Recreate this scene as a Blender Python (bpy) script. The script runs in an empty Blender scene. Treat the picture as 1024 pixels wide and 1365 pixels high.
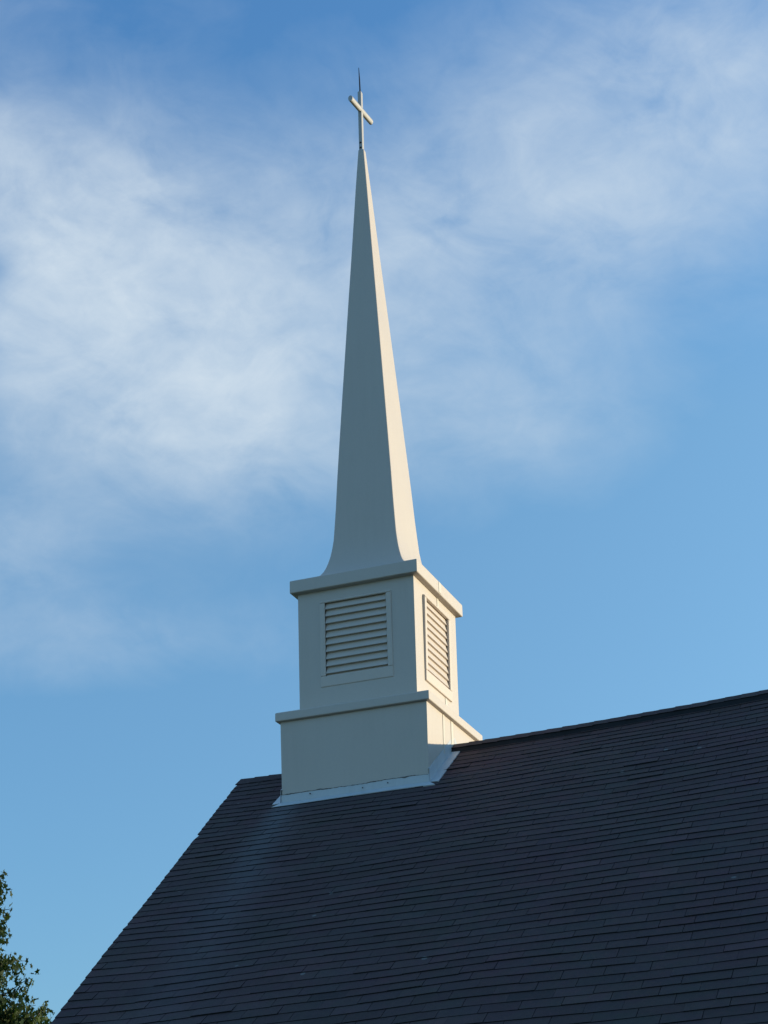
import bpy, bmesh, math, random
import numpy as np
from mathutils import Vector, Matrix

sc = bpy.context.scene
C = sc.collection
PI = math.pi
R = math.radians
random.seed(7)
rng = np.random.default_rng(11)

# ------------------------------------------------------------------ scale
# The place is laid out in "tower units" (half the width of the steeple's base)
# around the point where the ridge passes under the steeple, then turned to metres.
S = 0.8
ZR = 6.8                                    # ridge height above ground, metres


def W(x, y, z):
    return Vector((x * S, y * S, z * S + ZR))


# ------------------------------------------------------------------ camera
cam_d = bpy.data.cameras.new('camera')
cam = bpy.data.objects.new('camera', cam_d)
C.objects.link(cam)
sc.camera = cam
right = Vector((0.9298863305295179, 0.36684915353844744, -0.0270760196940575))
upv = Vector((0.17674329218104595, -0.38102669991780685, 0.9075133401877633))
fwd = Vector((-0.32260381424179374, 0.8486697546736718, 0.41914964695055634))
m = Matrix.Identity(4)
for r in range(3):
    m[r][0], m[r][1], m[r][2] = right[r], upv[r], -fwd[r]
m.translation = W(7.87424931, -20.37383715, -6.54245011)
cam.matrix_world = m
cam_d.sensor_fit = 'VERTICAL'
cam_d.sensor_height = 36.0
cam_d.lens = 36.0 * 2271.9 / 1365.0
cam_d.clip_start = 0.1
cam_d.clip_end = 4000

# ------------------------------------------------------------------ sun and sky
SUN_EL, SUN_AZ = R(9.0), R(58.0)            # azimuth from +Y towards +X
sd = Vector((math.sin(SUN_AZ) * math.cos(SUN_EL), math.cos(SUN_AZ) * math.cos(SUN_EL), math.sin(SUN_EL)))
sun_d = bpy.data.lights.new('sun', 'SUN')
sun_d.energy = 2.8
sun_d.angle = R(0.5)
sun_d.color = (1.0, 0.85, 0.57)
sun = bpy.data.objects.new('sun', sun_d)
C.objects.link(sun)
sun.rotation_euler = (-sd).to_track_quat('-Z', 'Y').to_euler()
sun.location = (40, 20, 40)

SKY_STRENGTH = 0.15
world = bpy.data.worlds.new('World')
sc.world = world
world.use_nodes = True
sc.view_settings.view_transform = 'Standard'
sc.view_settings.look = 'None'
sc.view_settings.exposure = 0.93
sc.view_settings.gamma = 1.0


class NT:
    """small helper to write node trees tersely"""
    def __init__(self, tree):
        self.t = tree
        tree.nodes.clear()

    def n(self, kind, **kw):
        nd = self.t.nodes.new(kind)
        for k, v in kw.items():
            setattr(nd, k, v)
        return nd

    def l(self, a, b):
        self.t.links.new(a, b)

    def put(self, v, sock):
        if hasattr(v, 'node'):
            self.l(v, sock)
        else:
            sock.default_value = v

    def math(self, op, a, b=0.0, c=0.0, clamp=False):
        nd = self.n('ShaderNodeMath', operation=op, use_clamp=clamp)
        self.put(a, nd.inputs[0])
        self.put(b, nd.inputs[1])
        self.put(c, nd.inputs[2])
        return nd.outputs[0]

    def mix(self, fac, a, b, blend='MIX'):
        nd = self.n('ShaderNodeMix', data_type='RGBA', blend_type=blend)
        self.put(fac, nd.inputs[0])
        self.put(a, nd.inputs[6])
        self.put(b, nd.inputs[7])
        return nd.outputs[2]

    def noise(self, vec, scale, detail=3.0, rough=0.5, dist=0.0):
        nd = self.n('ShaderNodeTexNoise')
        self.l(vec, nd.inputs['Vector'])
        nd.inputs['Scale'].default_value = scale
        nd.inputs['Detail'].default_value = detail
        nd.inputs['Roughness'].default_value = rough
        nd.inputs['Distortion'].default_value = dist
        return nd.outputs['Fac']

    def remap(self, v, a, b, c=0.0, d=1.0, smooth=False):
        nd = self.n('ShaderNodeMapRange')
        if smooth:
            nd.interpolation_type = 'SMOOTHSTEP'
        self.put(v, nd.inputs['Value'])
        for k, q in zip(('From Min', 'From Max', 'To Min', 'To Max'), (a, b, c, d)):
            nd.inputs[k].default_value = q
        return nd.outputs['Result']

    def comb(self, x, y, z):
        nd = self.n('ShaderNodeCombineXYZ')
        for i, v in enumerate((x, y, z)):
            self.put(v, nd.inputs[i])
        return nd.outputs[0]

    def sep(self, v):
        nd = self.n('ShaderNodeSeparateXYZ')
        self.l(v, nd.inputs[0])
        return nd.outputs[0], nd.outputs[1], nd.outputs[2]


def build_sky():
    t = NT(world.node_tree)
    out = t.n('ShaderNodeOutputWorld')
    bg = t.n('ShaderNodeBackground')
    t.l(bg.outputs[0], out.inputs[0])
    bg.inputs[1].default_value = SKY_STRENGTH
    sky = t.n('ShaderNodeTexSky', sky_type='NISHITA')
    sky.sun_disc = False
    sky.sun_elevation = SUN_EL
    sky.sun_rotation = SUN_AZ
    sky.altitude = 0.0
    sky.air_density = 1.0
    sky.dust_density = 0.0
    sky.ozone_density = 3.2
    # thin high cloud: banks placed by compass direction and height above the horizon
    dirn = t.n('ShaderNodeTexCoord').outputs['Generated']
    x, y, z = t.sep(dirn)
    az = t.math('DEGREES', t.math('ARCTAN2', x, y))
    el = t.math('DEGREES', t.math('ARCSINE', z))
    vec = t.comb(t.math('MULTIPLY', az, 0.1), t.math('MULTIPLY', el, 0.14), 0.0)
    wv = t.noise(vec, 1.3, 3, 0.5)
    vec2 = t.comb(t.math('ADD', t.math('MULTIPLY', az, 0.1), t.math('MULTIPLY', wv, 0.5)),
                  t.math('ADD', t.math('MULTIPLY', el, 0.15), t.math('MULTIPLY', az, 0.03)), 3.7)
    big = t.noise(vec2, 1.9, 8, 0.58, 0.5)
    vec3 = t.comb(t.math('ADD', t.math('MULTIPLY', az, 0.1), t.math('MULTIPLY', el, 0.10)),
                  t.math('SUBTRACT', t.math('MULTIPLY', el, 0.22), t.math('MULTIPLY', az, 0.05)), 9.1)
    fine = t.noise(vec3, 3.0, 7, 0.6, 0.6)
    banks = [(-32.4, 33.0, 5.6, 3.5, 1.0), (-35.6, 36.0, 2.2, 1.2, 0.5), (-28.2, 28.2, 6.4, 3.0, 0.80), (-22.5, 32.0, 8.5, 4.4, 0.36),
             (-8.5, 37.8, 8.0, 3.4, 0.50), (-14.0, 34.0, 8.5, 3.2, 0.36), (-33.0, 20.6, 9.0, 1.6, 0.22),
             (-35.0, 23.4, 3.2, 1.6, 0.30), (-36.0, 32.4, 1.2, 0.9, -0.7), (-16.0, 27.5, 5.0, 2.4, 0.22),
             (40, 34, 26, 10, 0.5), (-75, 40, 30, 12, 0.5), (-60, 60, 30, 12, 0.4)]
    tot = None
    for (a0, e0, ra, re, w) in banks:
        da = t.math('DIVIDE', t.math('SUBTRACT', az, a0), ra * 1.35)
        de = t.math('DIVIDE', t.math('SUBTRACT', el, e0), re * 1.35)
        d2 = t.math('ADD', t.math('MULTIPLY', da, da), t.math('MULTIPLY', de, de))
        g = t.math('MULTIPLY', t.math('EXPONENT', t.math('MULTIPLY', d2, -1.7)), w)
        tot = g if tot is None else t.math('ADD', tot, g)
    ragged = t.math('ADD', t.math('MULTIPLY', t.math('SUBTRACT', big, 0.5), 2.5),
                    t.math('MULTIPLY', t.math('SUBTRACT', fine, 0.5), 0.8))
    tot = t.math('MAXIMUM', tot, 0.0)
    raw = t.math('MAXIMUM', t.math('SUBTRACT', t.math('MULTIPLY', tot, t.math('ADD', 1.05, ragged)), 0.06), 0.0)
    soft = t.math('SUBTRACT', 1.0, t.math('EXPONENT', t.math('MULTIPLY', raw, -1.25)))
    vec4 = t.comb(t.math('ADD', t.math('MULTIPLY', az, 0.16), t.math('MULTIPLY', wv, 0.7)),
                  t.math('ADD', t.math('MULTIPLY', el, 0.24), t.math('MULTIPLY', az, -0.06)), 2.2)
    puff = t.noise(vec4, 2.2, 9, 0.62, 0.5)
    dens = t.math('MULTIPLY', soft, t.remap(puff, 0.25, 0.75, 0.76, 1.14), clamp=True)
    hs = t.n('ShaderNodeHueSaturation')
    t.l(sky.outputs[0], hs.inputs['Color'])
    hs.inputs['Saturation'].default_value = 1.0
    hs.inputs['Value'].default_value = 1.0
    cloud = (2.30, 2.66, 2.98, 1.0)
    low = t.remap(el, 4.0, 30.0, 0.0, 1.0)                   # duller, murkier air towards the horizon
    clear = t.mix(1.0, hs.outputs[0], t.mix(low, (0.555, 0.635, 0.70, 1), (1.16, 1.20, 1.09, 1)), 'MULTIPLY')
    high = t.remap(el, 27.0, 41.0, 0.0, 1.0)
    clear = t.mix(1.0, clear, t.mix(high, (1, 1, 1, 1), (0.74, 0.92, 1.10, 1)), 'MULTIPLY')
    side = t.remap(az, -36.0, -6.0, 0.0, 1.0)                # a little paler towards the sun's side
    clear = t.mix(1.0, clear, t.mix(side, (0.90, 0.95, 0.98, 1), (1.06, 1.03, 1.0, 1)), 'MULTIPLY')
    col = t.mix(dens, clear, cloud)
    t.l(col, bg.inputs[0])


build_sky()

# ------------------------------------------------------------------ materials


def new_mat(name):
    mt = bpy.data.materials.new(name)
    mt.use_nodes = True
    t = NT(mt.node_tree)
    out = t.n('ShaderNodeOutputMaterial')
    b = t.n('ShaderNodeBsdfPrincipled')
    t.l(b.outputs[0], out.inputs[0])
    return mt, t, b


def bump(t, b, h, strength, dist):
    nd = t.n('ShaderNodeBump')
    t.l(h, nd.inputs['Height'])
    nd.inputs['Strength'].default_value = strength
    nd.inputs['Distance'].default_value = dist
    t.l(nd.outputs[0], b.inputs['Normal'])


def paint_mat(name, base, dirt, rough=0.45, streak=0.18):
    mt, t, b = new_mat(name)
    co = t.n('ShaderNodeTexCoord').outputs['Object']
    mp = t.n('ShaderNodeMapping')
    mp.inputs['Scale'].default_value = (9.0, 9.0, 0.7)       # run-off streaks down the faces
    t.l(co, mp.inputs[0])
    s1 = t.noise(mp.outputs[0], 1.6, 6, 0.6)
    s2 = t.noise(co, 1.1, 4, 0.55)
    k = t.math('MULTIPLY', t.remap(s1, 0.42, 0.8), t.remap(s2, 0.3, 0.75))
    k = t.math('MULTIPLY', k, streak)
    col = t.mix(k, base, dirt)
    fine = t.noise(co, 45, 3, 0.6)
    col = t.mix(t.remap(fine, 0.3, 0.8, 0.0, 0.10), col, dirt)
    t.l(col, b.inputs['Base Color'])
    t.l(t.remap(s2, 0.2, 0.8, rough - 0.06, rough + 0.12), b.inputs['Roughness'])
    wob = t.noise(co, 2.2, 2, 0.5)
    bump(t, b, t.math('ADD', t.math('MULTIPLY', wob, 1.0), t.math('MULTIPLY', fine, 0.03)), 0.22, 0.02)
    return mt


M = {}
M['paint'] = paint_mat('steeple_paint', (0.540, 0.472, 0.412, 1), (0.33, 0.285, 0.235, 1))
M['louver'] = paint_mat('louver_paint_skylit', (0.59, 0.505, 0.435, 1), (0.34, 0.29, 0.24, 1), 0.5)  # steeple paint made lighter, painting in sky light on the tilted slats
M['metal'] = paint_mat('flashing_metal', (0.52, 0.55, 0.57, 1), (0.34, 0.345, 0.34, 1), 0.38, 0.5)
M['cross'] = paint_mat('cross_paint', (0.46, 0.44, 0.42, 1), (0.16, 0.15, 0.14, 1), 0.4, 0.8)


def plain(name, col, rough=0.6, metal=0.0, var=0.3, scale=6.0):
    mt, t, b = new_mat(name)
    co = t.n('ShaderNodeTexCoord').outputs['Object']
    n1 = t.noise(co, scale, 5, 0.6)
    dk = tuple(c * (1 - var) for c in col[:3]) + (1,)
    lt = tuple(min(1, c * (1 + var)) for c in col[:3]) + (1,)
    t.l(t.mix(t.remap(n1, 0.25, 0.75), dk, lt), b.inputs['Base Color'])
    b.inputs['Roughness'].default_value = rough
    b.inputs['Metallic'].default_value = metal
    bump(t, b, n1, 0.15, 0.01)
    return mt


M['dark'] = plain('belfry_inside_shade', (0.03, 0.03, 0.03, 1), 0.9)  # near-black colour stands in for the shade inside the belfry
M['rod'] = plain('dark_rod', (0.03, 0.03, 0.035, 1), 0.5, 0.6)
M['hole'] = plain('bolt_dark', (0.015, 0.015, 0.015, 1), 0.8)
M['seam'] = plain('caulk', (0.58, 0.535, 0.46, 1), 0.5, 0, 0.05)
M['sealant'] = plain('sealant_dark', (0.12, 0.11, 0.10, 1), 0.8, 0, 0.5, 30)
M['cut'] = plain('shingle_edge_and_shadow', (0.0042, 0.0046, 0.0072, 1), 0.95)  # dark asphalt edge, near-black to paint in the shadow line under each course
M['deck'] = plain('roof_deck', (0.010, 0.011, 0.014, 1), 0.9)
M['trim'] = plain('white_trim', (0.7, 0.69, 0.66, 1), 0.5, 0, 0.08)
M['bark'] = plain('bark', (0.10, 0.075, 0.055, 1), 0.9, 0, 0.5, 9)


def shingle_mat():
    mt, t, b = new_mat('asphalt_shingle')
    co = t.n('ShaderNodeTexCoord').outputs['Object']
    at = t.n('ShaderNodeAttribute', attribute_name='tone').outputs['Color']
    base = t.mix(1.0, (0.0490, 0.0360, 0.0320, 1), at, 'MULTIPLY')
    # faded patches, with a faint drift between violet and green
    p1 = t.noise(co, 0.9, 4, 0.55)
    p2 = t.noise(co, 2.7, 4, 0.6)
    base = t.mix(t.remap(p1, 0.35, 0.65), base, t.mix(1.0, base, (1.15, 0.90, 1.05, 1), 'MULTIPLY'))
    base = t.mix(t.remap(p2, 0.4, 0.7), base, t.mix(1.0, base, (0.90, 1.10, 1.06, 1), 'MULTIPLY'))
    p3 = t.noise(co, 8.0, 4, 0.6)
    base = t.mix(t.remap(p3, 0.42, 0.62), base, t.mix(1.0, base, (1.10, 0.94, 1.08, 1), 'MULTIPLY'))
    p4 = t.noise(co, 22.0, 3, 0.6)
    base = t.mix(t.remap(p4, 0.35, 0.7), base, t.mix(1.0, base, (1.22, 1.20, 1.16, 1), 'MULTIPLY'))
    # washed streak of clean granules below the left end of the flashing
    x, y, z = t.sep(co)
    down = t.math('SUBTRACT', -1.05 * S, y)                           # metres downslope (plan)
    cx = t.math('ADD', t.math('MULTIPLY', down, 0.18), -0.93 * S)
    wid = t.math('ADD', t.math('MULTIPLY', down, 0.06), 0.15)
    wob = t.math('MULTIPLY', t.math('SUBTRACT', t.noise(co, 3.0, 3, 0.5), 0.5), 0.16)
    dx = t.math('DIVIDE', t.math('ADD', t.math('SUBTRACT', x, cx), wob), wid)
    g = t.math('EXPONENT', t.math('MULTIPLY', t.math('MULTIPLY', dx, dx), -1.0))
    fade = t.math('EXPONENT', t.math('MULTIPLY', down, -0.42))
    on = t.math('GREATER_THAN', down, 0.0)
    st = t.math('MULTIPLY', t.math('MULTIPLY', g, fade), on)
    st = t.math('MULTIPLY', st, t.remap(t.noise(co, 9, 5, 0.65), 0.3, 0.65, 0.45, 1.0), clamp=True)
    # a broader, fainter wash under the whole flashing
    wide = t.math('MULTIPLY', t.remap(x, -1.0 * S, 1.3 * S, 1.0, 0.5), t.math('MULTIPLY', on, t.math('EXPONENT', t.math('MULTIPLY', down, -1.1))))
    inside = t.math('MULTIPLY', t.remap(x, -1.15 * S, -0.95 * S, 0, 1, True), t.remap(x, 1.0 * S, 1.5 * S, 1, 0, True))
    wide = t.math('MULTIPLY', t.math('MULTIPLY', wide, inside), 0.16)
    k = t.math('ADD', t.math('MULTIPLY', st, 0.95), wide, clamp=True)
    base = t.mix(k, base, (0.105, 0.112, 0.120, 1))
    # granules
    gr = t.noise(co, 260, 3, 0.7)
    base = t.mix(1.0, base, t.mix(t.remap(gr, 0.25, 0.75), (0.72, 0.72, 0.72, 1), (1.28, 1.28, 1.28, 1)), 'MULTIPLY')
    # bare or lichened specks
    vo = t.n('ShaderNodeTexVoronoi')
    t.l(co, vo.inputs['Vector'])
    vo.inputs['Scale'].default_value = 3.1
    sx, sy, sz = t.sep(vo.outputs['Color'])
    dot = t.math('LESS_THAN', vo.outputs['Distance'], t.remap(sx, 0.45, 1.0, 0.0, 0.075))
    base = t.mix(t.math('MULTIPLY', dot, t.remap(sy, 0, 1, 0.2, 0.9)), base, (0.16, 0.16, 0.15, 1))
    t.l(base, b.inputs['Base Color'])
    b.inputs['Roughness'].default_value = 0.82
    b.inputs['Specular IOR Level'].default_value = 0.35
    bump(t, b, gr, 0.5, 0.003)
    return mt


M['shingle'] = shingle_mat()


def leaf_mat():
    mt, t, b = new_mat('leaf')
    at = t.n('ShaderNodeAttribute', attribute_name='tone').outputs['Color']
    base = t.mix(1.0, (0.040, 0.066, 0.020, 1), at, 'MULTIPLY')
    t.l(base, b.inputs['Base Color'])
    b.inputs['Roughness'].default_value = 0.7
    b.inputs['Specular IOR Level'].default_value = 0.25
    tr = t.n('ShaderNodeBsdfTranslucent')
    t.l(t.mix(1.0, base, (1.25, 1.5, 0.4, 1), 'MULTIPLY'), tr.inputs[0])
    mx = t.n('ShaderNodeMixShader')
    mx.inputs[0].default_value = 0.22
    t.l(b.outputs[0], mx.inputs[1])
    t.l(tr.outputs[0], mx.inputs[2])
    out = [n for n in mt.node_tree.nodes if n.type == 'OUTPUT_MATERIAL'][0]
    t.l(mx.outputs[0], out.inputs[0])
    return mt


M['leaf'] = leaf_mat()


def grass_mat():
    mt, t, b = new_mat('grass')
    co = t.n('ShaderNodeTexCoord').outputs['Object']
    n1 = t.noise(co, 0.15, 5, 0.6)
    n2 = t.noise(co, 14, 4, 0.7)
    c = t.mix(t.remap(n1, 0.3, 0.7), (0.05, 0.075, 0.022, 1), (0.085, 0.095, 0.035, 1))
    c = t.mix(t.remap(n2, 0.3, 0.7, 0, 0.5), c, (0.03, 0.045, 0.015, 1))
    t.l(c, b.inputs['Base Color'])
    b.inputs['Roughness'].default_value = 0.95
    bump(t, b, n2, 0.8, 0.05)
    return mt


M['grass'] = grass_mat()


def brick_mat():
    mt, t, b = new_mat('wall_brick')
    co = t.n('ShaderNodeTexCoord').outputs['Object']
    x, y, z = t.sep(co)
    v = t.comb(t.math('ADD', x, y), z, 0.0)
    br = t.n('ShaderNodeTexBrick')
    t.l(v, br.inputs['Vector'])
    br.inputs['Scale'].default_value = 1.0
    br.inputs['Brick Width'].default_value = 0.22
    br.inputs['Row Height'].default_value = 0.075
    br.inputs['Mortar Size'].default_value = 0.008
    br.inputs['Color1'].default_value = (0.26, 0.11, 0.075, 1)
    br.inputs['Color2'].default_value = (0.18, 0.075, 0.055, 1)
    br.inputs['Mortar'].default_value = (0.35, 0.32, 0.28, 1)
    t.l(br.outputs['Color'], b.inputs['Base Color'])
    b.inputs['Roughness'].default_value = 0.85
    return mt


M['brick'] = brick_mat()
gm, gt, gb = new_mat('window_glass')
gb.inputs['Base Color'].default_value = (0.03, 0.035, 0.04, 1)
gb.inputs['Roughness'].default_value = 0.08

# ------------------------------------------------------------------ object helpers


def thing(name, label, cat, loc, group=None):
    o = bpy.data.objects.new(name, None)
    o.empty_display_size = 0.3
    C.objects.link(o)
    o.location = loc
    o['label'] = label
    o['category'] = cat
    if group:
        o['group'] = group
    o['_o'] = tuple(loc)
    return o


class MB:
    """collects vertices (world metres) and faces for ONE mesh object"""
    def __init__(self):
        self.v, self.f, self.mi, self.tone = [], [], [], []

    def add(self, verts, faces, mi=0, tone=None):
        k = len(self.v)
        self.v += [tuple(q) for q in verts]
        for fc in faces:
            self.f.append(tuple(i + k for i in fc))
            self.mi.append(mi)
            self.tone.append(tone)

    def hexa(self, b, t, mi=0):
        """b, t: four corners below and four above, same order (counter-clockwise from above)"""
        self.add(list(b) + list(t), [(3, 2, 1, 0), (4, 5, 6, 7), (0, 1, 5, 4), (1, 2, 6, 5), (2, 3, 7, 6), (3, 0, 4, 7)], mi)

    def box(self, x0, x1, y0, y1, z0, z1, mi=0):
        b = [W(x0, y0, z0), W(x1, y0, z0), W(x1, y1, z0), W(x0, y1, z0)]
        t = [W(x0, y0, z1), W(x1, y0, z1), W(x1, y1, z1), W(x0, y1, z1)]
        self.hexa(b, t, mi)

    def loft(self, rings, mi=0, cap0=True, cap1=True):
        """rings: (half, z, cx, cy) squares, from low to high"""
        vs = []
        for (h, z, cx, cy) in rings:
            vs += [W(cx - h, cy - h, z), W(cx + h, cy - h, z), W(cx + h, cy + h, z), W(cx - h, cy + h, z)]
        fs = []
        for k in range(len(rings) - 1):
            a = 4 * k
            for i in range(4):
                j = (i + 1) % 4
                fs.append((a + i, a + j, a + 4 + j, a + 4 + i))
        if cap0:
            fs.append((3, 2, 1, 0))
        if cap1:
            e = 4 * (len(rings) - 1)
            fs.append((e, e + 1, e + 2, e + 3))
        self.add(vs, fs, mi)

    def tube(self, pts, rad, n=8, mi=0, caps=True):
        vs, fs = [], []
        pts = [Vector(p) for p in pts]
        for i, p in enumerate(pts):
            d = (pts[min(i + 1, len(pts) - 1)] - pts[max(i - 1, 0)]).normalized()
            a = d.orthogonal().normalized()
            b = d.cross(a)
            for k in range(n):
                th = 2 * PI * k / n
                vs.append(p + (a * math.cos(th) + b * math.sin(th)) * rad[i])
        for i in range(len(pts) - 1):
            for k in range(n):
                j = (k + 1) % n
                fs.append((i * n + k, i * n + j, (i + 1) * n + j, (i + 1) * n + k))
        if caps:
            fs.append(tuple(reversed(range(n))))
            fs.append(tuple(range((len(pts) - 1) * n, len(pts) * n)))
        self.add(vs, fs, mi)

    def build(self, name, mats, parent=None, bevel=0.0, smooth=False, recalc=True):
        org = Vector((0, 0, 0))
        p = parent
        while p is not None:
            if '_o' in p:
                org = Vector(p['_o'])
            p = p.parent
        me = bpy.data.meshes.new(name)
        me.from_pydata([tuple(Vector(q) - org) for q in self.v], [], self.f)
        if not isinstance(mats, (list, tuple)):
            mats = [mats]
        for mt in mats:
            me.materials.append(mt)
        me.polygons.foreach_set('material_index', self.mi)
        if smooth:
            me.polygons.foreach_set('use_smooth', [True] * len(self.f))
        if any(q is not None for q in self.tone):
            ca = me.color_attributes.new('tone', 'FLOAT_COLOR', 'CORNER')
            arr = []
            for fc, tn in zip(self.f, self.tone):
                tn = tn or (1, 1, 1)
                arr += [tn[0], tn[1], tn[2], 1.0] * len(fc)
            ca.data.foreach_set('color', arr)
        me.update()
        if recalc:
            bm = bmesh.new()
            bm.from_mesh(me)
            bmesh.ops.recalc_face_normals(bm, faces=bm.faces)
            bm.to_mesh(me)
            bm.free()
        o = bpy.data.objects.new(name, me)
        C.objects.link(o)
        if parent:
            o.parent = parent
        if bevel > 0:
            bv = o.modifiers.new('bevel', 'BEVEL')
            bv.width = bevel
            bv.segments = 2
            bv.limit_method = 'ANGLE'
            bv.angle_limit = R(30)
        return o


# ------------------------------------------------------------------ ground
g = MB()
g.add([(-1500, -1500, 0), (1500, -1500, 0), (1500, 1500, 0), (-1500, 1500, 0)], [(0, 1, 2, 3)])
ground = g.build('ground', M['grass'])
ground['kind'] = 'structure'

# ------------------------------------------------------------------ roof shape
T = 0.70                                     # rise per run
L = math.hypot(1, T)
COURSE, TAB = 0.165, 0.381
YE = -7.25                                   # eave line (plan), tower units
XR = 15.0


def ridge_z(x):
    q = min(max(x + 0.41, 0.0), 7.0)
    return -0.078 + 0.0049 * q * q


def roof(x, y, h=0.0, side=-1):
    """point on the slope at plan distance |y| from the ridge, h above it along the slope's normal"""
    a = abs(y)
    e = 0.045 * min(a / 4.5, 1.3) * min(max((x + 0.6) / 2.2, 0.0), 1.6)
    e += 0.006 * math.sin(x * 2.3 + a * 1.1) + 0.005 * math.sin(x * 0.9 - a * 2.4 + 1.0)
    e *= min(a, 1.0) if a < 1 else 1.0
    q = min(max(x + 0.41, 0.0), 7.0)
    e -= 0.0049 * q * q * 0.55 * min(a / 6.0, 1.0)           # the sag evens out towards the eave
    return W(x, side * (a + h * T / L), ridge_z(x) - T * a + e + h / L)


def rake_x(a):
    return -2.075 + 0.132 * a


church = thing('church_building', 'dark shingled gable roof of a church with a sagging ridge, filling the lower right', 'building', (0, 0, 0))

# deck: the boards under the shingles, with its underside and edges
def deck_mb():
    mb = MB()
    na = 24
    ys = [abs(YE) * i / na for i in range(na + 1)]
    nx = 46
    for side in (-1, 1):
        top, bot = [], []
        for a in ys:
            xs = [rake_x(a) + 0.012 + (XR - rake_x(a)) * j / nx for j in range(nx + 1)]
            top.append([roof(x, a, -0.006, side) for x in xs])
            bot.append([roof(x, a, -0.006, side) - Vector((0, 0, 0.17)) for x in xs])
        vs = [p for r in top for p in r] + [p for r in bot for p in r]
        n1 = nx + 1
        off = n1 * (na + 1)
        fs = []
        for i in range(na):
            for j in range(nx):
                a = i * n1 + j
                fs.append((a, a + 1, a + n1 + 1, a + n1))
                fs.append((off + a, off + a + n1, off + a + n1 + 1, off + a + 1))
        for i in range(na):
            for j in (0, nx):
                a = i * n1 + j
                fs.append((a, a + n1, off + a + n1, off + a))
        for j in range(nx):
            a = na * n1 + j
            fs.append((a, a + 1, off + a + 1, off + a))
        mb.add(vs, fs)
    return mb


roof_o = deck_mb().build('roof', M['deck'], church)

# shingles: every tab laid as a thin wedge with its own tone
def shingles_mb():
    mb = MB()
    n = int(abs(YE) * L / COURSE)
    for side in (-1, 1):
        rr = random.Random(21 + side)
        for k in range(n + 1):
            s0 = k * COURSE
            s1 = (k + 1) * COURSE + 0.012
            wav = rr.uniform(-0.006, 0.006)
            a0, a1 = s0 / L, (s1 + wav) / L
            xl = rake_x(a1) - rr.uniform(0.0, 0.009)
            x = -2.6 + ((k * 0.42 + 0.05 * rr.uniform(-1, 1)) % 1.0) * TAB - TAB
            bundle = 1.0
            xn = x
            cnt = rr.randrange(3)
            while x < XR:
                if cnt % 3 == 0:
                    bundle = rr.uniform(0.92, 1.09)
                cnt += 1
                jx = rr.gauss(0, 0.022)
                xa, xb = xn + 0.0028, x + TAB + jx - 0.0028
                xn = x + TAB + jx
                if rr.random() < 0.42:                     # some cut-outs are closed up with grit
                    xb = x + TAB + jx + 0.001
                x += TAB
                if xb < xl + 0.03:
                    continue
                e0, e1 = rake_x(a0) - 0.004, xl
                A0, A1 = max(xa, e0), max(xa, e1)
                if XR < xb:
                    xb = XR
                h0 = 0.003
                h1 = 0.0112 + rr.uniform(-0.0025, 0.0035)
                if rr.random() < 0.012:
                    h1 += 0.008                            # a lifted tab
                dj = rr.uniform(-0.004, 0.004) + 0.005 * math.sin(x * 1.7 + k * 0.9) + 0.004 * math.sin(x * 0.6 + k * 0.37)
                b0, b1 = a1 + dj, a1 + dj + rr.uniform(-0.003, 0.003)
                dr = rr.uniform(-1, 1)
                tn = bundle * rr.uniform(0.90, 1.10)
                if rr.random() < 0.05:
                    tn *= rr.choice((0.80, 1.18))
                tone = (tn * (1 + 0.07 * dr), tn, tn * (1 + 0.05 * rr.uniform(-1, 1)))
                v = [roof(A0, a0, h0, side), roof(xb, a0, h0, side), roof(xb, b1, h1, side), roof(A1, b0, h1, side),
                     roof(A0, a0, -0.004, side), roof(xb, a0, -0.004, side), roof(xb, b1, -0.003, side), roof(A1, b0, -0.003, side)]
                mb.add(v, [(0, 1, 2, 3)], 0, tone)
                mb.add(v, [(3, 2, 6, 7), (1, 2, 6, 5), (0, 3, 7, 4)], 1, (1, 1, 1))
    return mb


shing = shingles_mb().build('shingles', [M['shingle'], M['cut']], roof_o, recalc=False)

# ridge vent to the right of the steeple, capped with overlapping shingles; plain cap to the left
def vent_mb():
    mb = MB()
    hw, ht, th = 0.135, 0.088, 0.058
    x = 1.012
    rr = random.Random(5)
    while x < XR - 0.01:                                    # vent core, in four-foot lengths
        x1 = min(x + 1.52, XR)
        for side in (-1, 1):
            hx = th + rr.uniform(-0.003, 0.003)
            b = [roof(x, 0, -0.001, side), roof(x1, 0, -0.001, side), roof(x1, hw, 0.004, side), roof(x, hw, 0.004, side)]
            t_ = [W(x, 0, ridge_z(x) + hx * 1.15), W(x1, 0, ridge_z(x1) + hx * 1.15), roof(x1, ht, hx * 0.9, side), roof(x, ht, hx * 0.9, side)]
            mb.hexa(b, t_, 1)
        x = x1
    return mb


def cap_mb(x0, x1, base, hw, step):
    mb = MB()
    rr = random.Random(9)
    x = x0
    while x < x1 - 0.02:
        xe = min(x + step * 1.08, x1)
        lo, hi = base, base + 0.009 + rr.uniform(0, 0.003)
        tn = rr.uniform(0.85, 1.25)
        w = hw + rr.uniform(-0.004, 0.008)
        for side in (-1, 1):
            def P(xx, h, a):
                if a == 0:
                    return W(xx, 0, ridge_z(xx) + h * 1.16)
                return roof(xx, a, h, side)
            top = [P(x, hi, 0), P(xe, lo + 0.004, 0), P(xe, lo + 0.004, w), P(x, hi, w)]
            bot = [P(x, lo, 0), P(xe, lo - 0.004, 0), P(xe, lo - 0.004, w), P(x, lo, w)]
            mb.add(top + bot, [(0, 1, 2, 3)], 0, (tn, tn, tn))
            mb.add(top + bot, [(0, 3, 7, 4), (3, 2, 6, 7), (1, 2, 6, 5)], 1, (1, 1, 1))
        x += step
    return mb


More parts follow.
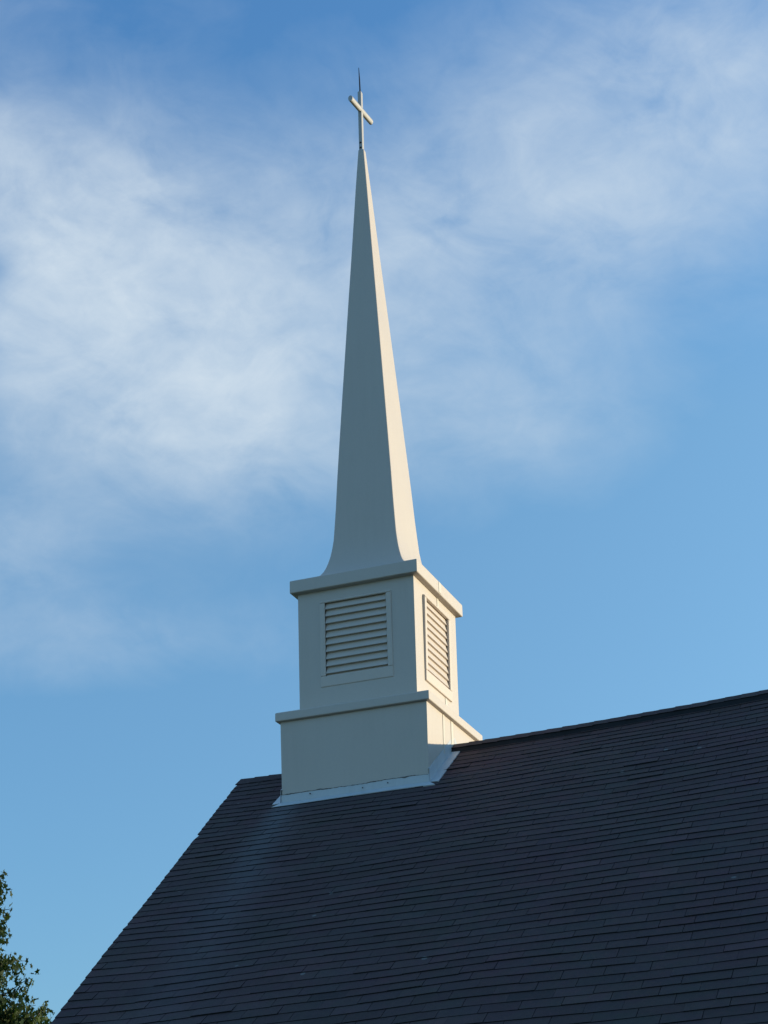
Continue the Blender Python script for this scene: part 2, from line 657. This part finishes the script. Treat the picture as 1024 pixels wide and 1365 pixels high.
rv = vent_mb().build('ridge_vent', [M['shingle'], M['deck']], roof_o)
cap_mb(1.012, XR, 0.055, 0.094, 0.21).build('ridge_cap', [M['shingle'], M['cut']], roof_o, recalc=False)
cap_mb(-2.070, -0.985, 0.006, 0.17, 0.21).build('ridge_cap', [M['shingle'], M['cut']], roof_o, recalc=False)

# walls, gable end, eave boards (below and behind the slope)
def walls():
    mb = MB()
    xw0, xw1, yw = -0.95, XR - 0.5, 6.55
    zb = -ZR / S
    zt = -0.42 - T * yw
    zp = ridge_z(xw0) - 0.32
    vs = []
    for xx in (xw0, xw1):
        vs += [W(xx, -yw, zb), W(xx, yw, zb), W(xx, yw, zt), W(xx, 0, zp), W(xx, -yw, zt)]
    mb.add(vs, [(0, 4, 3, 2, 1), (5, 6, 7, 8, 9), (0, 5, 9, 4), (1, 2, 7, 6), (2, 3, 8, 7), (3, 4, 9, 8)])
    wall = mb.build('wall', M['brick'], church)
    for k in range(4):
        xc = 1.6 + k * 3.4
        for side in (-1, 1):
            fm = MB()
            yy0, yy1 = (-yw - 0.05, -yw + 0.05) if side < 0 else (yw - 0.05, yw + 0.05)
            for (a, b, c, d) in ((xc - .62, xc + .62, -7.2, -7.08), (xc - .62, xc + .62, -5.36, -5.24), (xc - .62, xc - .52, -7.08, -5.36), (xc + .52, xc + .62, -7.08, -5.36), (xc - .03, xc + .03, -7.08, -5.36)):
                fm.box(a, b, yy0, yy1, c, d)
            w_ = fm.build('window', M['trim'], church)
            pm = MB()
            ym = -yw - 0.012 if side < 0 else yw + 0.012
            pm.box(xc - .52, xc + .52, ym - 0.008, ym + 0.008, -7.08, -5.36)
            pm.build('pane', gm, w_)
    for side in (-1, 1):
        fb = MB()
        a = abs(YE)
        pts = [rake_x(a) + 0.02 + (XR - rake_x(a)) * j / 30 for j in range(31)]
        for p, q in zip(pts[:-1], pts[1:]):
            o_, i_ = a + 0.035, a + 0.004
            b0, b1 = roof(p, a, -0.02, side), roof(q, a, -0.02, side)
            dn, dy = Vector((0, 0, -0.17)), Vector((0, side * 0.028, 0))
            off = Vector((0, side * 0.004, 0))
            fb.hexa([b0 + dn + off, b1 + dn + off, b1 + dn + off + dy, b0 + dn + off + dy], [b0 + off, b1 + off, b1 + off + dy, b0 + off + dy])
        fb.build('fascia', M['trim'], church)
        rb = MB()
        ys = [a * j / 24 for j in range(25)]
        for p, q in zip(ys[:-1], ys[1:]):
            P0, P1 = roof(rake_x(p), p, -0.03, side), roof(rake_x(q), q, -0.03, side)
            dn = Vector((0, 0, -0.17))
            dx = Vector((0.022, 0, 0))
            of = Vector((-0.016, 0, 0))
            rb.hexa([P0 + dn + of, P1 + dn + of, P1 + dn + dx + of, P0 + dn + dx + of], [P0 + of, P1 + of, P1 + dx + of, P0 + dx + of])
        rb.build('rake_board', M['trim'], church)


walls()

# ------------------------------------------------------------------ steeple
steeple = thing('steeple', 'tall cream steeple with louvered belfry, flared spire and cross, straddling the dark roof ridge', 'steeple', W(0, 0, -0.8))

base = MB()
base.loft([(0.995, -1.1, 0, 0), (1.0, -0.77, 0, 0), (1.016, 0.30, 0, 0)])
base_o = base.build('base', M['paint'], steeple, 0.008)
for (ya, yb, zlow) in ((-0.43, -0.375, -0.5), (-0.115, -0.035, -0.4)):     # lapped joints on the sunny side of the base
    sm = MB()
    xl_, xh_ = 1.004 + 0.016 * (zlow + .77) / 1.07 , 1.0225
    sm.hexa([W(0.99, ya, zlow), W(xl_, ya, zlow), W(xl_, yb, zlow), W(0.99, yb, zlow)],
            [W(0.99, ya, .29), W(xh_, ya, .29), W(xh_, yb, .29), W(0.99, yb, .29)])
    sm.build('seam_strip', M['seam'], base_o)

led = MB()
led.loft([(1.0, 0.292, 0, 0), (1.060, 0.302, 0, 0), (1.066, 0.310, 0, 0), (1.066, 0.412, 0, 0), (1.058, 0.421, 0, 0), (0.825, 0.50, 0, 0)])
led.build('ledge', M['paint'], steeple, 0.004)

# belfry: four walls, each with the opening for its louver
E0, E1, Z0, Z1 = 0.824, 0.836, 0.44, 2.125
OX, OZ0, OZ1 = 0.447, 0.895, 1.945


def eh(z):
    return E0 + (E1 - E0) * (z - Z0) / (Z1 - Z0)


def side_pt(q, u, d, z):
    """q: which side, u: along the wall, d: distance out from the axis"""
    return [W(u, -d, z), W(d, u, z), W(-u, d, z), W(-d, -u, z)][q]


bel = MB()
for q in range(4):
    o_ = [(-eh(Z0), Z0), (eh(Z0), Z0), (eh(Z1), Z1), (-eh(Z1), Z1)]
    i_ = [(-OX, OZ0), (OX, OZ0), (OX, OZ1), (-OX, OZ1)]
    vo = [side_pt(q, u, eh(z), z) for u, z in o_]
    vi = [side_pt(q, u, eh(z), z) for u, z in i_]
    vb = [side_pt(q, u, 0.70, z) for u, z in i_]
    fs = []
    for k in range(4):
        j = (k + 1) % 4
        fs.append((k, j, 4 + j, 4 + k))
        fs.append((4 + k, 4 + j, 8 + j, 8 + k))
    bel.add(vo + vi + vb, fs)
bm_b = bel.build('belfry', M['paint'], steeple, 0.0, recalc=False)
bmx = bmesh.new()
bmx.from_mesh(bm_b.data)
bmesh.ops.remove_doubles(bmx, verts=bmx.verts, dist=0.0005)
bmesh.ops.recalc_face_normals(bmx, faces=bmx.faces)
bmx.to_mesh(bm_b.data)
bmx.free()
bv = bm_b.modifiers.new('bevel', 'BEVEL')
bv.width, bv.segments, bv.limit_method, bv.angle_limit = 0.008, 2, 'ANGLE', R(30)
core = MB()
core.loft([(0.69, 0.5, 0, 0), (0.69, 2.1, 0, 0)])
core.build('belfry_dark_fill', M['dark'], bm_b)  # added dark box painting the unlit space behind the louvers
for (za, zb_, ya, yb) in ((1.975, 2.115, 0.06, 0.12), (0.46, 0.75, 0.26, 0.33)):
    sm = MB()
    sm.hexa([W(.81, ya, za), W(eh(za) + .006, ya, za), W(eh(za) + .006, yb, za), W(.81, yb, za)],
            [W(.81, ya, zb_), W(eh(zb_) + .006, ya, zb_), W(eh(zb_) + .006, yb, zb_), W(.81, yb, zb_)])
    sm.build('seam_strip', M['seam'], bm_b)

for q in range(4):
    fr = MB()
    A, Bz, Tz = 0.512, 0.757, 1.972
    out0, out1 = (0.010, 0.016) if q in (0, 2) else (0.024, 0.036)                                # frame stands out a little more at its head

    def P(u, z, lift):
        k = (z - Bz) / (Tz - Bz)
        return side_pt(q, u, eh(z) + (out0 + (out1 - out0) * k if lift else -0.01), z)
    for (u0, u1, za, zb_) in ((-A, A, OZ1 - 0.012, Tz), (-A, A, Bz, OZ0 + 0.012), (-A, -OX + 0.01, OZ0 + 0.012, OZ1 - 0.012), (OX - 0.01, A, OZ0 + 0.012, OZ1 - 0.012)):
        inn = [P(u0, za, 0), P(u1, za, 0), P(u1, zb_, 0), P(u0, zb_, 0)]
        ou = [P(u0, za, 1), P(u1, za, 1), P(u1, zb_, 1), P(u0, zb_, 1)]
        if zb_ == Tz:                                        # sloping head, sloping sill
            ou[2] = P(u1 - 0.012, zb_ - 0.014, 1)
            ou[3] = P(u0 + 0.012, zb_ - 0.014, 1)
        fr.hexa(inn, ou)
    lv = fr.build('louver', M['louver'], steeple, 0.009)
    sl = MB()
    n = 11
    pitch = (1.925 - 0.92) / (n - 1)
    for k in range(n + 1):
        zl = 0.905 + (k - 0.0) * pitch - 0.066 + 0.0
        zu = zl + pitch - 0.001
        if k == 0:
            zl = OZ0 - 0.002
        if k == n:
            zu = OZ1 - 0.001
            zl = 0.905 + n * pitch - 0.066
        dp = 0.037 if q in (0, 2) else 0.019
        di, do = eh(zu) - dp, eh(zl) + 0.008
        u = OX - 0.0135
        th = 0.013
        b = [side_pt(q, -u, do, zl), side_pt(q, u, do, zl), side_pt(q, u, di, zu), side_pt(q, -u, di, zu)]
        t_ = [side_pt(q, -u, do - th, zl), side_pt(q, u, do - th, zl), side_pt(q, u, di - th, zu), side_pt(q, -u, di - th, zu)]
        sl.hexa(b, t_)
    for k in range(1, n + 1):                                 # the moulded underside that closes each step
        zl = 0.905 + k * pitch - 0.066
        dp = 0.037 if q in (0, 2) else 0.019
        do, di = eh(zl) + 0.008 - 0.006, eh(zl) - dp - 0.004
        u = OX - 0.0135
        b = [side_pt(q, -u, do, zl + .001), side_pt(q, u, do, zl + .001), side_pt(q, u, di, zl - .004), side_pt(q, -u, di, zl - .004)]
        t_ = [side_pt(q, -u, do, zl + .007), side_pt(q, u, do, zl + .007), side_pt(q, u, di, zl + .003), side_pt(q, -u, di, zl + .003)]
        sl.hexa(b, t_)
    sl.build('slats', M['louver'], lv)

cor = MB()
cor.loft([(0.825, 2.112, 0, 0), (0.910, 2.124, 0, 0), (0.918, 2.133, 0, 0), (0.918, 2.300, 0, 0), (0.910, 2.309, 0, 0), (0.60, 2.33, 0, 0)])
cor_o = cor.build('cornice', M['paint'], steeple, 0.006)
sm = MB()
sm.box(0.91, 0.9225, -0.075, 0.02, 2.14, 2.295)
sm.build('seam_strip', M['seam'], cor_o)

# spire: a four-sided needle with a swept foot
prof = [(2.312, 0.900), (2.325, 0.845), (2.345, 0.775), (2.375, 0.705), (2.41, 0.655), (2.45, 0.615), (2.50, 0.582), (2.56, 0.556), (2.64, 0.530),
        (2.75, 0.502), (2.88, 0.480), (3.0, 0.464), (3.25, 0.447), (3.5, 0.431), (4.0, 0.405), (4.5, 0.375), (5.25, 0.329), (6.0, 0.282), (7.0, 0.219), (8.0, 0.155), (9.0, 0.094), (9.735, 0.045)]


def axis(z):
    return 0.0119 - 0.0061 * (z - 2.3), 0.0064 - 0.0099 * (z - 2.3)


sp = MB()
sp.loft([(h, z) + axis(z) for z, h in prof])
spire = sp.build('spire', M['paint'], steeple, 0.0)
# smooth the sweep but keep the four arrises sharp
for p in spire.data.polygons:
    p.use_smooth = True
spire.data.set_sharp_from_angle(angle=R(40))
bv = spire.modifiers.new('bevel', 'BEVEL')
bv.width, bv.segments, bv.limit_method, bv.angle_limit = 0.008, 2, 'ANGLE', R(50)

# cross on the spire's tip
ax, ay = axis(10.3)
cr = MB()
hx, hy = 0.029, 0.038
cr.box(ax - hx, ax + hx, ay - hy, ay + hy, 9.70, 10.865)
cross = cr.build('cross', M['cross'], steeple, 0.005)
am = MB()
n = 12
ring = []
for k in range(n):                                           # rounded bar, set a few degrees off the tower's side
    th = 2 * PI * k / n
    ring.append((0.038 * math.cos(th), 10.515 + 0.056 * math.sin(th)))
vs = []
for e in (-1, 1):
    vs += [W(ax + 0.004 + px + e * 0.037, ay + e * 0.345, pz) for px, pz in ring]
fs = [(k, (k + 1) % n, n + (k + 1) % n, n + k) for k in range(n)] + [tuple(reversed(range(n))), tuple(range(n, 2 * n))]
am.add(vs, fs)
arm = am.build('cross_arm', M['cross'], cross, 0.004)
for zz in (9.77, 9.865):
    bt = MB()
    bt.tube([W(ax, ay - hy - 0.004, zz), W(ax, ay - hy + 0.01, zz)], [0.014, 0.014], 10)
    bt.build('bolt_hole', M['hole'], cross)
rd = MB()
rd.tube([W(ax, ay, 10.86), W(ax, ay, 10.885), W(ax, ay, 10.886), W(ax - 0.004, ay, 11.12), W(ax - 0.012, ay, 11.36)], [0.02 * S, 0.02 * S, 0.013 * S, 0.011 * S, 0.005 * S], 8)
rd.build('rod', M['rod'], cross)

# flashing: upstands against the base and a lip lying on the shingles
fl = MB()
fh = 0.022                                                    # lip height above the slope
rr = random.Random(3)
OUT = 0.007
for side in (-1, 1):                                          # below and above the ridge
    yb = side * 1.0
    nseg = 40
    for k in range(nseg):
        xa, xb = -1.0 - OUT + (2 + 2 * OUT) * k / nseg, -1.0 - OUT + (2 + 2 * OUT) * (k + 1) / nseg
        za, zb_ = roof(xa, 1.0, fh, side).z, roof(xb, 1.0, fh, side).z
        j0, j1 = rr.uniform(-.004, .004), rr.uniform(-.004, .004)
        y0, y1 = side * (1.0 * S), side * ((1.0 + OUT) * S)
        hh = 0.080
        vs = []
        for (xx, zz) in ((xa, za), (xb, zb_)):
            vs += [Vector((xx * S, y1, zz)), Vector((xx * S, y0 - side * 0.006, zz)), Vector((xx * S, y0 - side * 0.006, zz + hh)), Vector((xx * S, y1, zz + hh))]
        fl.add(vs, [(0, 4, 7, 3), (3, 7, 6, 2)])
        # lip
        ex0 = xa if k else xa - 0.095
        ex1 = xb if k < nseg - 1 else xb + 0.105
        lip = 0.085 + (0.012 if k in (nseg - 1,) else 0)
        p = [roof(xa, 1.0, fh, side), roof(xb, 1.0, fh, side), roof(ex1, 1.0 + lip, fh * 0.8, side), roof(ex0, 1.0 + lip, fh * 0.8, side)]
        d = [roof(xa, 1.0, fh - 0.006, side), roof(xb, 1.0, fh - 0.006, side), roof(ex1, 1.0 + lip, 0.004, side), roof(ex0, 1.0 + lip, 0.004, side)]
        fl.hexa(d, p)
for sx in (-1, 1):                                            # stepped up the two flanks
    for side in (-1, 1):
        nseg = 20
        for k in range(nseg):
            a0, a1 = 1.006 * k / nseg + 0.0, 1.006 * (k + 1) / nseg
            xx = sx * (1.0 + 0.013)
            up_h = 0.135
            vs = []
            for a in (a0, a1):
                p = roof(sx * 1.0, a, fh, side)
                vs += [Vector((xx * S, p.y, p.z)), Vector((xx * S, p.y, p.z + up_h)), Vector(((xx - sx * 0.02) * S, p.y, p.z + up_h))]
            fl.add(vs, [(0, 3, 4, 1), (1, 4, 5, 2)])
            w_ = 0.118
            p = [roof(xx, a0, fh, side), roof(xx + sx * w_, a0, fh * .8, side), roof(xx + sx * w_, a1, fh * .8, side), roof(xx, a1, fh, side)]
            d = [roof(xx, a0, fh - .006, side), roof(xx + sx * w_, a0, .004, side), roof(xx + sx * w_, a1, .004, side), roof(xx, a1, fh - .006, side)]
            fl.hexa(d, p)
flash = fl.build('flashing', M['metal'], steeple)
# smeared sealant along the top of the front upstand, and nail heads
se = MB()
n = 90
vs = []
ph = 0.0
for k in range(n + 1):                                        # one wavering bead
    xa = -0.99 + 1.98 * k / n
    ph = 0.7 * ph + rr.uniform(-0.006, 0.006)
    t0 = max(0.0012, 0.0045 + rr.uniform(-0.003, 0.003) + 0.004 * math.sin(k * 0.31) * math.sin(k * 0.05 + 1))
    za = (roof(xa, 1.0, fh).z + 0.081 - ZR) / S + ph * 0.6 + 0.004 * math.sin(k * 0.11)
    vs += [W(xa, -1.0 - OUT - 0.0025, za - t0), W(xa, -1.0 - OUT - 0.0025, za + t0 * .6), W(xa, -0.998, za + t0), W(xa, -0.998, za - t0)]
se.add(vs, [(4 * k + i, 4 * k + (i + 1) % 4, 4 * k + 4 + (i + 1) % 4, 4 * k + 4 + i) for k in range(n) for i in range(4)] + [(3, 2, 1, 0), (4 * n, 4 * n + 1, 4 * n + 2, 4 * n + 3)])
se.build('sealant', M['sealant'], flash)
for xx in (-0.60, 0.12, 0.46):
    nl = MB()
    p = roof(xx, 1.0, fh) + Vector((0, -OUT * S - 0.001, 0.035 + rr.uniform(-.02, .02)))
    nl.tube([p + Vector((0, 0.002, 0)), p + Vector((0, -0.004, 0))], [0.007, 0.006], 8)
    nl.build('nail_head', M['hole'], flash)

# ------------------------------------------------------------------ tree beyond the gable
def make_tree(loc, label, H, cc, rad, nb, seed):
    """loc: foot; cc: crown centre; rad: crown radii"""
    tr = thing('broadleaf_tree', label, 'tree', loc)
    q = random.Random(seed)
    tm = MB()
    foot = Vector(loc)
    top = cc + Vector((0.2, 0, rad[2] * 0.6))
    trunk = []
    for k in range(9):
        f = k / 8
        trunk.append(foot.lerp(top, f) + Vector((math.sin(f * 5 + 1) * .12, math.cos(f * 4) * .12, 0)))
    tm.tube(trunk, [0.24 * (1 - k / 8) ** 0.8 + 0.02 for k in range(9)], 10)
    twigs = []
    for b in range(nb):
        f = q.uniform(0.25, 0.97)
        st = trunk[int(f * 8)].lerp(trunk[min(8, int(f * 8) + 1)], f * 8 % 1)
        th = q.uniform(0, 2 * PI)
        cz = q.uniform(-0.85, 1.0)
        rr_ = math.sqrt(max(0, 1 - cz * cz)) if cz > -0.2 else 1.0
        rho = q.uniform(0.8, 1.06)
        end = cc + Vector((rad[0] * rr_ * math.cos(th) * rho, rad[1] * rr_ * math.sin(th) * rho, rad[2] * cz * rho))
        if b % 17 == 0:                                      # a low limb reaching out towards the roof
            end = foot + Vector((3.02 + q.uniform(-.3, .12), 0.3 + q.uniform(-.4, .4), 4.98 + q.uniform(-.35, .22)))
        if (end - st).z < -1.0:
            st = trunk[3]
        mid = st.lerp(end, 0.55) + Vector((q.uniform(-.25, .25), q.uniform(-.25, .25), q.uniform(0.05, .45)))
        ln = (end - st).length
        pts = [st, st.lerp(mid, .5) + Vector((0, 0, .08)), mid, mid.lerp(end, .5) + Vector((0, 0, .05)), end]
        r0 = 0.02 + 0.012 * ln
        tm.tube(pts, [r0, r0 * .75, r0 * .5, r0 * .3, 0.006], 5, caps=False)
        # twigs
        for w in range(12):
            g_ = q.uniform(0.42, 1.0)
            i = min(3, int(g_ * 4))
            p0 = pts[i].lerp(pts[i + 1], g_ * 4 - i)
            d = Vector((q.gauss(0, 1), q.gauss(0, 1), q.gauss(0.1, .7))).normalized()
            d = (d + (end - st).normalized() * 0.7).normalized()
            p1 = p0 + d * q.uniform(0.3, 0.85)
            tm.tube([p0, p0.lerp(p1, .5) + Vector((0, 0, .04)), p1], [0.012, 0.008, 0.004], 4, caps=False)
            twigs.append((p0, p1))
    tm.build('trunk', M['bark'], tr, smooth=True)
    lm = MB()
    star = []
    for k in range(10):                                      # pointed, five-lobed leaf
        a = PI / 2 + k * PI / 5
        rr_ = 1.0 if k % 2 == 0 else 0.48
        star.append((rr_ * math.cos(a), rr_ * math.sin(a)))
    star[5] = (0, -0.55)
    for (p0, p1) in twigs:
        dens = q.randint(36, 105)
        hue = q.uniform(0, 1)
        for k in range(dens):
            f = q.uniform(0.15, 1.05)
            c = p0.lerp(p1, f) + Vector((q.gauss(0, .06), q.gauss(0, .06), q.gauss(-.05, .07)))
            size = q.uniform(0.030, 0.056)
            n_ = Vector((q.gauss(0, 1), q.gauss(0, 1), q.gauss(0.5, .6))).normalized()
            dr = Vector((q.gauss(0, .5), q.gauss(0, .5), -1))
            v_ = (dr - n_ * dr.dot(n_)).normalized()
            u_ = n_.cross(v_)
            cup = q.uniform(-0.25, 0.25)
            vs = [c + (u_ * a * 0.75 + v_ * b * 1.35 + n_ * cup * (a * a)) * size for a, b in star]
            tn = q.uniform(0.6, 1.35)
            yl = 0.35 * hue * hue + (0.5 if q.random() < 0.04 else 0)
            lm.add(vs, [tuple(range(10))], 0, (tn * (1 + 1.0 * yl), tn * (1 + 0.35 * yl), tn * (1 - 0.2 * yl)))
    lm.build('crown', M['leaf'], tr, recalc=False)
    return tr


camp = W(7.87424931, -20.37383715, -6.54245011)


TC = Vector((-9.88, 4.5, 4.85))
make_tree((TC.x - 0.3, TC.y, 0.0), 'broadleaf tree with star-shaped green leaves at the lower left, behind the roof edge', 7, TC, (2.1, 2.2, 3.3), 170, 4)
